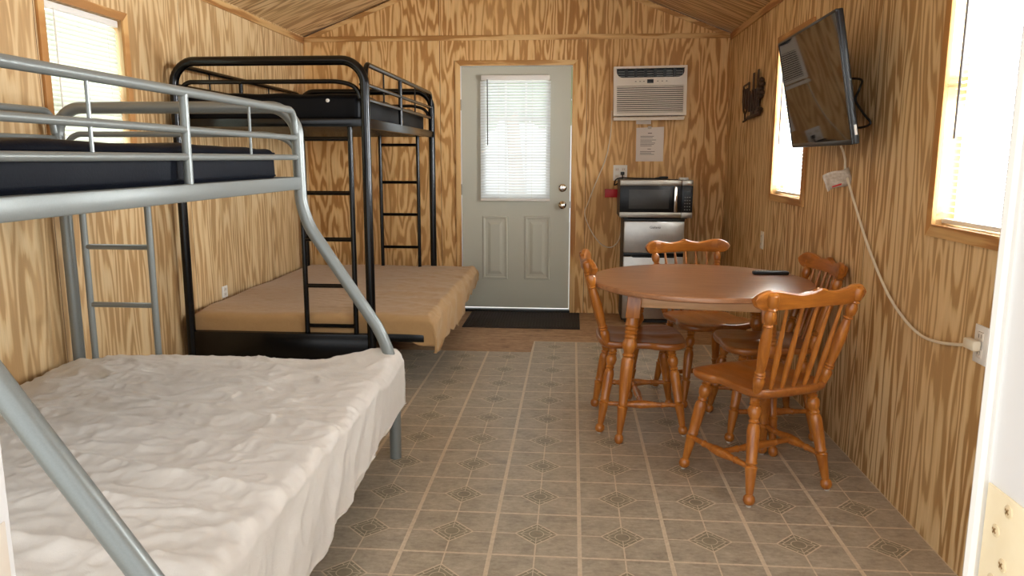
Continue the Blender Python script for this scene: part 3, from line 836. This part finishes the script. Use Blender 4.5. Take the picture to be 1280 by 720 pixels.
# facing direction is local +y
ch = make_chair((.772, 3.058, 0), math.radians(27), 'honey wooden chair closest to the camera with its spindle back turned to us')
copy_chair(ch, (.345, 3.735, 0), math.radians(-88), 'wooden chair on the door side of the table, seen side on')
copy_chair(ch, (.745, 4.185, 0), math.radians(180 + -19 + 37), 'wooden chair behind the table with its back to the refrigerator')
copy_chair(ch, (.935, 3.68, 0), math.radians(93), 'wooden chair squeezed between the table and the right wall')

# remote control on the table
rm = thing('remote_control', (1.0, 3.868, .74), 'slim black remote control lying on the round table', 'remote control', rz=math.radians(2))
bd = MB().box(-.088, .088, -.021, .021, 0, .017, .006, seg=3)
obj('body', bd, 'cord_black', rm, world=False)
bt = MB()
for i in range(11):
    for j in range(3): bt.box(-.076 + i * .0138, -.068 + i * .0138, -.014 + j * .0105, -.007 + j * .0105, .0165, .0195, .001)
obj('buttons', bt, 'rubber', rm, world=False)

# ------------------------------------------------------------------ refrigerator and microwave
fy = 6.045
fr = thing('refrigerator', (.65, 6.24, 0), 'short two-door stainless refrigerator standing by the back wall', 'refrigerator')
fx0, fx1 = .408, .885
obj('cabinet', MB().box(fx0, fx1, fy + .045, D - .02, .018, .835, .006).box(fx0 + .03, fx1 - .03, fy + .06, D - .05, 0, .02), 'fridge_body', fr)
fd = obj('freezer_door', MB().box(fx0 + .004, fx1 - .004, fy, fy + .043, .575, .825, .006), 'steel_door', fr)
md = obj('main_door', MB().box(fx0 + .004, fx1 - .004, fy, fy + .043, .04, .545, .006), 'steel_door', fr)
obj('handle_recess', MB().box(fx0 + .004, fx1 - .004, fy + .006, fy + .044, .545, .575, .003).prism([(fx0 + .06, .551), (fx1 - .06, .551), (fx1 - .08, .538), (fx0 + .08, .538)], 1, fy - .004, fy + .01, .002), 'gloss_black', fr, label='black grip gap between the two doors')
lg = xform(text_mb('Galanz', .026, .0006, stretch=1.25), Matrix.Translation((.655, fy - .0006, .778)) @ Matrix.Rotation(PI / 2, 4, 'X'))
obj('lettering', lg, 'ink_dark', fd)
obj('top_cap', MB().box(fx0, fx1, fy + .01, D - .02, .826, .846, .004), 'dark', fr)

my = 6.0
mw = thing('microwave', (.65, 6.2, .846), 'stainless and black microwave on top of the refrigerator', 'microwave')
mx0, mx1, mz0, mz1 = .370, .930, .858, 1.148
obj('case', MB().box(mx0, mx1, my + .03, 6.38, mz0, mz1, .005), 'fridge_body', mw)
ft = MB()
for (a, b) in ((mx0 + .03, mx0 + .07), (mx1 - .07, mx1 - .03)):
    for c in (my + .06, 6.30): ft.box(a, b, c, c + .03, .846, .859)
obj('feet', ft, 'dark', mw)
dx1 = mx0 + .475
md = obj('door', MB().box(mx0, dx1 - .001, my, my + .03, mz0 + .042, mz1 - .042, .002), 'gloss_black', mw)
obj('window', MB().box(mx0 + .07, mx0 + .378, my - .0012, my + .001, mz0 + .07, mz1 - .073, .0005), 'glass_dark', md)
obj('door_trim', MB().box(mx0, dx1 - .001, my - .002, my + .03, mz1 - .042, mz1, .002).box(mx0, dx1 - .001, my - .002, my + .03, mz0, mz0 + .042, .002), 'steel', md)
hd = MB().box(mx0 + .414, mx0 + .438, my - .034, my - .022, mz0 + .045, mz1 - .047, .005).box(mx0 + .42, mx0 + .432, my - .024, my + .002, mz0 + .055, mz0 + .075).box(mx0 + .42, mx0 + .432, my - .024, my + .002, mz1 - .077, mz1 - .057)
obj('handle', hd, 'chrome', md)
cp = obj('control_panel', MB().box(dx1 + .001, mx1, my, my + .03, mz0 + .042, mz1 - .042, .002), 'gloss_black', mw)
obj('panel_trim', MB().box(dx1 + .001, mx1, my - .002, my + .03, mz1 - .042, mz1, .002).box(dx1 + .001, mx1, my - .002, my + .03, mz0, mz0 + .042, .002), 'steel', cp)
kb = MB()
for i in range(3):
    for j in range(5): kb.box(dx1 + .022 + i * .018, dx1 + .031 + i * .018, my - .001, my + .001, mz0 + .06 + j * .024, mz0 + .067 + j * .024)
obj('keys', kb, 'ac_vent', cp)
obj('display', MB().box(dx1 + .018, dx1 + .068, my - .001, my + .001, mz1 - .084, mz1 - .062), 'glass_dark', cp)

wc = tag(obj('plastic_clip', MB().box(.842, .912, 6.14, 6.17, 1.148, 1.166, .003).box(.838, .862, 6.12, 6.19, 1.148, 1.154, .002), 'white'), 'small white plastic piece on top of the microwave', 'plastic piece')

# black power cord that lies across the microwave
pc = thing('power_cord', (.41, D, 1.17), 'black microwave power cord lying across the top of the microwave', 'cord')
obj('cord', MB().tube(smooth_path([(.411, D - .03, 1.180), (.411, D - .036, 1.150), (.385, 6.412, 1.118), (.352, 6.40, 1.096), (.343, 6.35, 1.102), (.352, 6.30, 1.142), (.395, 6.28, 1.1575), (.50, 6.25, 1.1555), (.62, 6.24, 1.154), (.71, 6.24, 1.154)], 6), .0055, 8), 'cord_black', pc)
obj('cord_bundle', MB().tube(smooth_path([(.66, 6.24, 1.156), (.70, 6.24, 1.161), (.75, 6.24, 1.162), (.765, 6.24, 1.160)], 5), [.006] * 5 + [.011] * 8 + [.009, .006, .003], 10), 'cord_black', pc)
obj('plug', MB().box(.396, .428, D - .036, D - .012, 1.178, 1.205, .005), 'cord_black', pc)

# wall outlets
def outlet(loc, axis, sgn, w, h, label, gangs=1, group='wall outlets'):
    """axis: wall normal axis; sgn: into the room"""
    r = thing('wall_outlet', loc, label, 'outlet', group)
    def bx(u0, u1, z0, z1, d0, d1, bev=0.):
        a, b = sorted((loc[axis] + sgn * d0, loc[axis] + sgn * d1)); o = 1 - axis
        return (MB().box(a, b, loc[o] + u0, loc[o] + u1, loc[2] + z0, loc[2] + z1, bev) if axis == 0 else MB().box(loc[o] + u0, loc[o] + u1, a, b, loc[2] + z0, loc[2] + z1, bev))
    obj('cover_plate', bx(-w / 2, w / 2, -h / 2, h / 2, 0, .006, .002), 'white', r)
    for g in range(gangs):
        c = 0 if gangs == 1 else (g - .5) * w * .46
        for s in (-1, 1):
            p = obj('socket', bx(c - .016, c + .016, s * h * .22 - .014, s * h * .22 + .014, .005, .009, .003), 'ac_white', r)
            q = bx(c - .008, c - .006, s * h * .22 - .005, s * h * .22 + .007, .0085, .0095); e = bx(c + .005, c + .007, s * h * .22 - .005, s * h * .22 + .007, .0085, .0095); q.add(e.v, e.f)
            obj('slots', q, 'dark', p)
    return r
outlet((.394, D, 1.195), 1, -1, .115, .128, 'white double outlet on the back wall above the microwave', 2)
outlet((RW, 2.352, .757), 0, -1, .075, .118, 'white outlet on the right wall where the television cord plugs in')
outlet((RW, 5.084, .787), 0, -1, .072, .115, 'pale outlet low on the right wall beyond the table')
outlet((LW, 4.735, .447), 0, 1, .075, .075, 'small white outlet on the left wall just above the tan mattress')
# red tag by the outlet
rt = tag(obj('warning_tag', MB().box(.268, .372, 6.372, 6.376, .995, 1.063, .001), 'red'), 'bright red tag hanging beside the microwave', 'tag')

# ------------------------------------------------------------------ air conditioner
ac = thing('air_conditioner', (.617, D, 1.63), 'white air conditioner unit mounted high on the back wall', 'air conditioner')
ax0, ax1, ay, az0, az1 = .322, .902, D - .115, 1.655, 2.042
tilt = Matrix.Translation((.612, D, 1.63)) @ Matrix.Rotation(math.radians(.8), 4, 'Y').inverted() @ Matrix.Translation((-.612, -D, -1.63))
def acm(mb): return xform(mb, tilt)
# front shell with openings for vent and grille
def front(ax0, ax1):
    vz0, vz1, gz0, gz1 = az1 - .088, az1 - .020, az0 + .024, az1 - .152
    m = wall_with_holes('y', ay, ay + .02, ax0, ax1, az0, az1, [(ax0 + .022, ax1 - .022, vz0, vz1), (ax0 + .026, ax1 - .026, gz0, gz1)])
    m.box(ax0, ax1, ay + .02, D, az1 - .012, az1).box(ax0, ax0 + .012, ay + .02, D, az0, az1 - .012).box(ax1 - .012, ax1, ay + .02, D, az0, az1 - .012).box(ax0 + .012, ax1 - .012, ay + .02, D, az0, az0 + .012)
    return m, (vz0, vz1, gz0, gz1)
m_, (vz0, vz1, gz0, gz1) = front(ax0, ax1)
obj('housing', acm(m_), 'ac_white', ac, smooth=False)
# fillets that round the vent's lower corners
fil = MB()
for s in (-1, 1):
    xc = (ax0 + .022) if s < 0 else (ax1 - .022)
    arc = [(xc, vz0), (xc, vz0 + .05)] + [(xc - s * .05 * (1 - math.cos(a)), vz0 + .05 - .05 * math.sin(a)) for a in [PI / 2 * k / 8 for k in range(1, 9)]]
    fil.prism(arc, 1, ay, ay + .02)
obj('vent_corner', acm(fil), 'ac_white', ac, smooth=False)
obj('vent_back', acm(MB().box(ax0 + .02, ax1 - .02, ay + .05, ay + .055, vz0 - .002, vz1 + .002).box(ax0 + .02, ax1 - .02, ay + .0, ay + .05, vz1 - .001, vz1 + .002)), 'dark', ac)
bez = MB()
for i in range(8):
    xx = ax0 + .022 + (ax1 - ax0 - .044) * i / 7
    bez.box(max(xx - .011, ax0 + .023), min(xx + .011, ax1 - .023), ay + .001, ay + .04, vz0 + .001, vz1 - .001)
obj('vent_divider', acm(bez), 'dark', ac)
va = MB()
for i in range(7):
    x0 = ax0 + .022 + (ax1 - ax0 - .044) * i / 7 + .011; x1 = ax0 + .022 + (ax1 - ax0 - .044) * (i + 1) / 7 - .011
    for j in range(3): va.box(x0, x1, ay + .012, ay + .036, vz0 + .010 + j * .018, vz0 + .014 + j * .018)
obj('vane', acm(va), 'ac_vent', ac)
obj('display', acm(MB().box(.587, .637, ay - .0012, ay + .002, az1 - .133, az1 - .104, .001)), 'gloss_black', ac)
ic = MB()
for xx in (.49, .525, .555, .665, .70, .735): ic.box(xx, xx + .012, ay - .0008, ay + .001, az1 - .122, az1 - .116)
obj('control_marks', acm(ic), 'ink', ac)
gr = MB(); nb = 13
for i in range(nb):
    zz = gz0 + (gz1 - gz0) * (i + .5) / nb; gr.box(ax0 + .026, ax1 - .026, ay + .001, ay + .012, zz - .0048, zz + .0048, .001)
obj('grille', acm(gr), 'ac_white', ac)
obj('filter', acm(MB().box(ax0 + .02, ax1 - .02, ay + .03, ay + .034, gz0 - .004, gz1 + .004)), 'shadowgrey', ac)
obj('sill_bracket', acm(MB().box(ax0 + .002, ax1 - .014, ay - .012, D, az0 - .026, az0 - .010, .003).box(ax0 - .002, ax1 - .018, ay - .018, ay - .004, az0 - .038, az0 - .016, .003)), 'ac_white', ac)
obj('hang_tag', MB().box(.510, .630, ay + .06, ay + .062, az0 - .066, az0 - .024), 'paper', ac)
acd = thing('power_cord', (.33, D, 1.69), 'long off-white cord looping down the back wall from the air conditioner', 'cord')
obj('cord', MB().tube(smooth_path([(.312, D - .02, 1.700), (.313, D - .012, 1.60), (.300, D - .012, 1.46), (.268, D - .012, 1.301), (.195, D - .012, 1.116), (.132, D - .012, .945), (.106, D - .012, .85), (.165, D - .012, .705), (.25, D - .014, .598), (.335, D - .016, .574), (.395, D - .02, .635), (.42, D - .012, .75)], 7), .0045, 8), 'cord_white', acd)

# paper notice
pn = thing('paper_sign', (.628, D, 1.29), 'typed white paper notice taped under the air conditioner', 'paper')
ps = obj('sheet', MB().prism([(.519, 1.290), (.742, 1.291), (.742, 1.570), (.517, 1.562)], 1, D - .006, D - .004), 'paper', pn)
ik = MB(); y = 1.518
def lines(n, z, x0=.552, pitch=.0115):
    for i in range(n): ik.box(x0, x0 + random.uniform(.09, .15), D - .0068, D - .0058, z - i * pitch, z - i * pitch + .0042)
ik.box(.612, .645, D - .0068, D - .0058, 1.515, 1.522); lines(2, 1.492); lines(2, 1.462); lines(3, 1.437); ik.box(.612, .640, D - .0068, D - .0058, 1.388, 1.393); lines(3, 1.368)
obj('print', ik, 'ink', ps)
obj('tape', MB().box(.610, .640, D - .0075, D - .003, 1.552, 1.576), 'foil', pn)

# ------------------------------------------------------------------ television
tv = thing('television', (1.052, 3.572, 1.624), 'black flat television tilted down on a wall bracket on the right wall', 'television')
a_, b_ = -.021, .194
r_ = V((0, -1, 0)); u_ = V((0, 0, 1)); n_ = V((-1, 0, 0))
n2 = n_ * math.cos(b_) - u_ * math.sin(b_); u2 = u_ * math.cos(b_) + n_ * math.sin(b_)
RZ = Matrix.Rotation(a_, 3, 'Z'); r2, u2, n2 = RZ @ r_, RZ @ u2, RZ @ n2
TM = Matrix(((r2.x, u2.x, n2.x, 1.052), (r2.y, u2.y, n2.y, 3.572), (r2.z, u2.z, n2.z, 1.624), (0, 0, 0, 1)))
def tvp(name, mb, mat, par=tv, **k): return obj(name, xform(mb, TM), mat, par, **k)
w, h = .45, .26
tvp('back_case', MB().box(-w, w, -h, h, -.028, -.004, .006).box(-w + .10, w - .10, -h + .004, h - .16, -.062, -.026, .012), 'bezel')
bz = MB()
for (x0, x1, y0, y1) in ((-w, w, h - .010, h), (-w, w, -h, -h + .020), (-w, -w + .010, -h + .02, h - .01), (w - .010, w, -h + .02, h - .01)): bz.box(x0, x1, y0, y1, -.006, .003, .0015)
tvp('bezel', bz, 'bezel')
tvp('screen', MB().box(-w + .009, w - .009, -h + .019, h - .009, -.004, .0005), 'screen')
tvp('port_label', MB().box(w - .002, w + .0012, -h + .035, -h + .075, -.022, -.012), 'white')
wmn = thing('television_bracket', (RW, 3.6, 1.6), 'black steel wall bracket with cables behind the television', 'wall bracket')
wmn_m = MB().box(RW - .02, RW, 3.70, 4.0, 1.50, 1.76, .003).box(RW - .11, RW - .015, 3.74, 3.77, 1.60, 1.68, .003).box(RW - .11, RW - .015, 3.84, 3.87, 1.60, 1.68, .003).box(RW - .118, RW - .10, 3.66, 3.95, 1.58, 1.70, .003)
obj('plate_and_arms', wmn_m, 'bezel', wmn)
obj('cable', MB().tube(smooth_path([(RW - .07, 3.52, 1.66), (RW - .035, 3.43, 1.645), (RW - .05, 3.40, 1.605), (RW - .055, 3.42, 1.56), (RW - .035, 3.37, 1.50), (RW - .02, 3.33, 1.46), (RW - .035, 3.40, 1.445), (RW - .06, 3.46, 1.45)], 6), .005, 7), 'cord_black', wmn)

tc = thing('power_cord', (RW - .02, 3.6, 1.37), 'cream television cord hanging from the screen down to the right wall outlet', 'cord')
obj('cord', MB().tube(smooth_path([(1.175, 3.50, 1.368), (1.20, 3.54, 1.345), (1.222, 3.575, 1.31), (1.232, 3.577, 1.250), (1.232, 3.417, 1.097), (1.232, 3.245, .948), (1.232, 3.029, .801), (1.232, 2.853, .729), (1.232, 2.715, .702), (1.232, 2.596, .707), (1.232, 2.465, .730), (1.226, 2.375, .752)], 8), .0052, 8), 'cord_white', tc)
obj('plug', MB().box(RW - .036, RW - .0095, 2.335, 2.40, .738, .772, .008), 'cord_white', tc)
# crumpled tag on the cord
tgm = []
for i in range(9):
    row = []
    for j in range(7):
        u = i / 8; v = j / 6
        row.append((1.236 - u * .108 + v * .022, 3.566 - .012 * math.sin(u * 5 + v * 2) + .01 * noise.noise(V((u * 3, v * 3, 5.))), 1.278 - v * .074 - u * .036 - .004 * math.sin(u * 7)))
    tgm.append(row)
tg = obj('care_tag', MB().grid(tgm), 'foil', tc); sd = tg.modifiers.new('thickness', 'SOLIDIFY'); sd.thickness = .0012
obj('warning_stripe', MB().prism([(1.165, 1.186), (1.205, 1.199), (1.205, 1.206), (1.165, 1.193)], 1, 3.545, 3.5475), 'red', tg)

# ------------------------------------------------------------------ metal wine sign
ws = thing('metal_wall_sign', (RW, 5.5, 1.58), 'dark bronze metal wine cutout sign with two bottles on the right wall', 'wall sign')
xs0, xs1 = RW - .026, RW - .014
def bar(pts, wd=.014): return MB().tube([(RW - .02, y, z) for y, z in pts], wd / 2, 6)
gl_ = MB()
for p in ([(5.79, 1.83), (5.80, 1.72), (5.77, 1.66), (5.715, 1.63), (5.71, 1.585)], [(5.62, 1.84), (5.615, 1.72), (5.65, 1.66), (5.705, 1.63)], [(5.79, 1.83), (5.62, 1.84)], [(5.76, 1.578), (5.65, 1.590)]):
    q = bar(p); gl_.add(q.v, q.f)
obj('glass_outline', gl_, 'iron', ws)
for (yc, zt) in ((5.50, 1.895), (5.37, 1.905)):
    b = MB().prism([(yc - .052, 1.60), (yc + .052, 1.60), (yc + .052, 1.745), (yc + .02, 1.80), (yc + .02, zt), (yc - .02, zt), (yc - .02, 1.80), (yc - .052, 1.745)], 0, xs0 + .004, xs1, .002)
    obj('bottle', b, 'iron', ws)
MY = Matrix(((0, 0, -1, 0), (-1, 0, 0, 0), (0, 1, 0, 0), (0, 0, 0, 1)))
for (t_, yc, zz) in (('W', 5.70, 1.725), ('I', 5.565, 1.70), ('N', 5.44, 1.70), ('E', 5.31, 1.70)):
    q = text_mb(t_, .21, .006, stretch=.72); obj('letter', xform(q, Matrix.Translation((xs0, yc, zz)) @ MY), 'iron', ws)
gp = MB()
for (y, z) in ((5.29, 1.80), (5.265, 1.77), (5.295, 1.755), (5.24, 1.80), (5.245, 1.745), (5.27, 1.725), (5.265, 1.825)):
    bm = bmesh.new(); bmesh.ops.create_icosphere(bm, subdivisions=2, radius=.02); gp.frombm(bm, Matrix.Translation((RW - .02, y, z)))
obj('grapes', gp, 'iron', ws)
q = bar([(5.62, 1.597), (5.45, 1.604), (5.27, 1.612), (5.235, 1.64)], .026); obj('base_bar', q, 'iron', ws)
pg = MB()
for yy in (5.7, 5.35): pg.tube([(RW, yy, 1.80), (RW - .022, yy, 1.80)], .004, 6)
obj('standoff', pg, 'iron', ws)

# ------------------------------------------------------------------ door mat
mt_ = thing('door_mat', (-.39, 6.11, 0), 'dark brown ribbed mat on the bare floor at the back door', 'mat')
obj('base', MB().box(-.852, .075, 5.80, 6.412, -.003, .006, .003), 'mat', mt_)
rb = MB(); x = -.835
while x < .06: rb.box(x, x + .011, 5.815, 6.40, .005, .0105, .002, seg=1); x += .024
obj('ribs', rb, 'mat', mt_)

# ------------------------------------------------------------------ outdoors
gd = struct('ground', MB().box(-14, 14, -9, 22, -.6, -.5), 'ground', smooth=False)
def tree(loc, rad, label):
    r = thing('tree', loc, label, 'tree', 'trees outside')
    cr = MB(); rnd = random.Random(3)
    for i in range(46):
        c = V((rnd.gauss(0, .5), rnd.gauss(0, .5), rnd.gauss(0, .38))) * rad
        bm = bmesh.new(); bmesh.ops.create_icosphere(bm, subdivisions=2, radius=rad * rnd.uniform(.18, .32))
        for q in bm.verts: q.co *= 1 + .35 * noise.noise(q.co * 9 / rad + c)
        cr.frombm(bm, Matrix.Translation(V((loc[0], loc[1], loc[2] + 3.1)) + c))
    obj('crown', cr, 'foliage', r, smooth=False)
    obj('trunk', MB().tube([(loc[0], loc[1], loc[2]), (loc[0] + .1, loc[1], loc[2] + 1.4), (loc[0], loc[1], loc[2] + 3.0)], [.16, .12, .07], 10), 'trim_v', r)
tree((-.9, 11.0, -.5), 1.2, 'green tree outside seen through the top of the door blind')

# ------------------------------------------------------------------ light
sc = bpy.context.scene
wd = bpy.data.worlds.new('daylight'); sc.world = wd; wd.use_nodes = True
bg = wd.node_tree.nodes['Background']; bg.inputs[0].default_value = (.92, .96, 1.0, 1); bg.inputs[1].default_value = 1.6
def area(name, loc, rot, sx, sy, power, color=(1, 1, 1)):
    l = bpy.data.lights.new(name, 'AREA'); l.shape = 'RECTANGLE'; l.size = sx; l.size_y = sy; l.energy = power; l.color = color
    o = bpy.data.objects.new(name, l); COL.objects.link(o); o.location = loc; o.rotation_euler = rot; return o
area('window_daylight', (RW + .50, 2.42, 1.42), (0, PI / 2 + .22, 0), 1.3, 1.3, 200, (.92, .965, 1))
area('window_daylight', (RW + .50, 4.58, 1.42), (0, PI / 2 + .22, 0), 1.3, 1.3, 250, (.92, .965, 1))
area('window_daylight', (LW - .50, 3.5, 1.42), (0, -PI / 2 - .22, 0), 1.3, 1.3, 32, (.93, .97, 1))
area('door_daylight', (-.48, D + .55, 1.4), (-PI / 2 - .15, 0, 0), 1.2, 2.2, 8, (.93, .97, 1))

# ------------------------------------------------------------------ camera
f, pitch, yaw, roll, H = 948.6, .1694, -.0786, .0023, 1.3135
cy, sy = math.cos(yaw), math.sin(yaw)
fw = V((sy * math.cos(pitch), cy * math.cos(pitch), -math.sin(pitch))); rt_ = V((cy, -sy, 0)); up = rt_.cross(fw)
c, s = math.cos(roll), math.sin(roll)
rr, uu = rt_ * c + up * s, up * c - rt_ * s
cam = bpy.data.cameras.new('camera'); co = bpy.data.objects.new('camera', cam); COL.objects.link(co)
cam.sensor_width = 36; cam.lens = f / 1280 * 36; cam.clip_start = .02
co.matrix_world = Matrix(((rr.x, uu.x, -fw.x, 0), (rr.y, uu.y, -fw.y, 0), (rr.z, uu.z, -fw.z, H), (0, 0, 0, 1)))
sc.camera = co
vs = sc.view_settings
vs.view_transform = 'Standard'; vs.look = 'None'; vs.gamma = 1; vs.use_curve_mapping = False; vs.exposure = 0.55
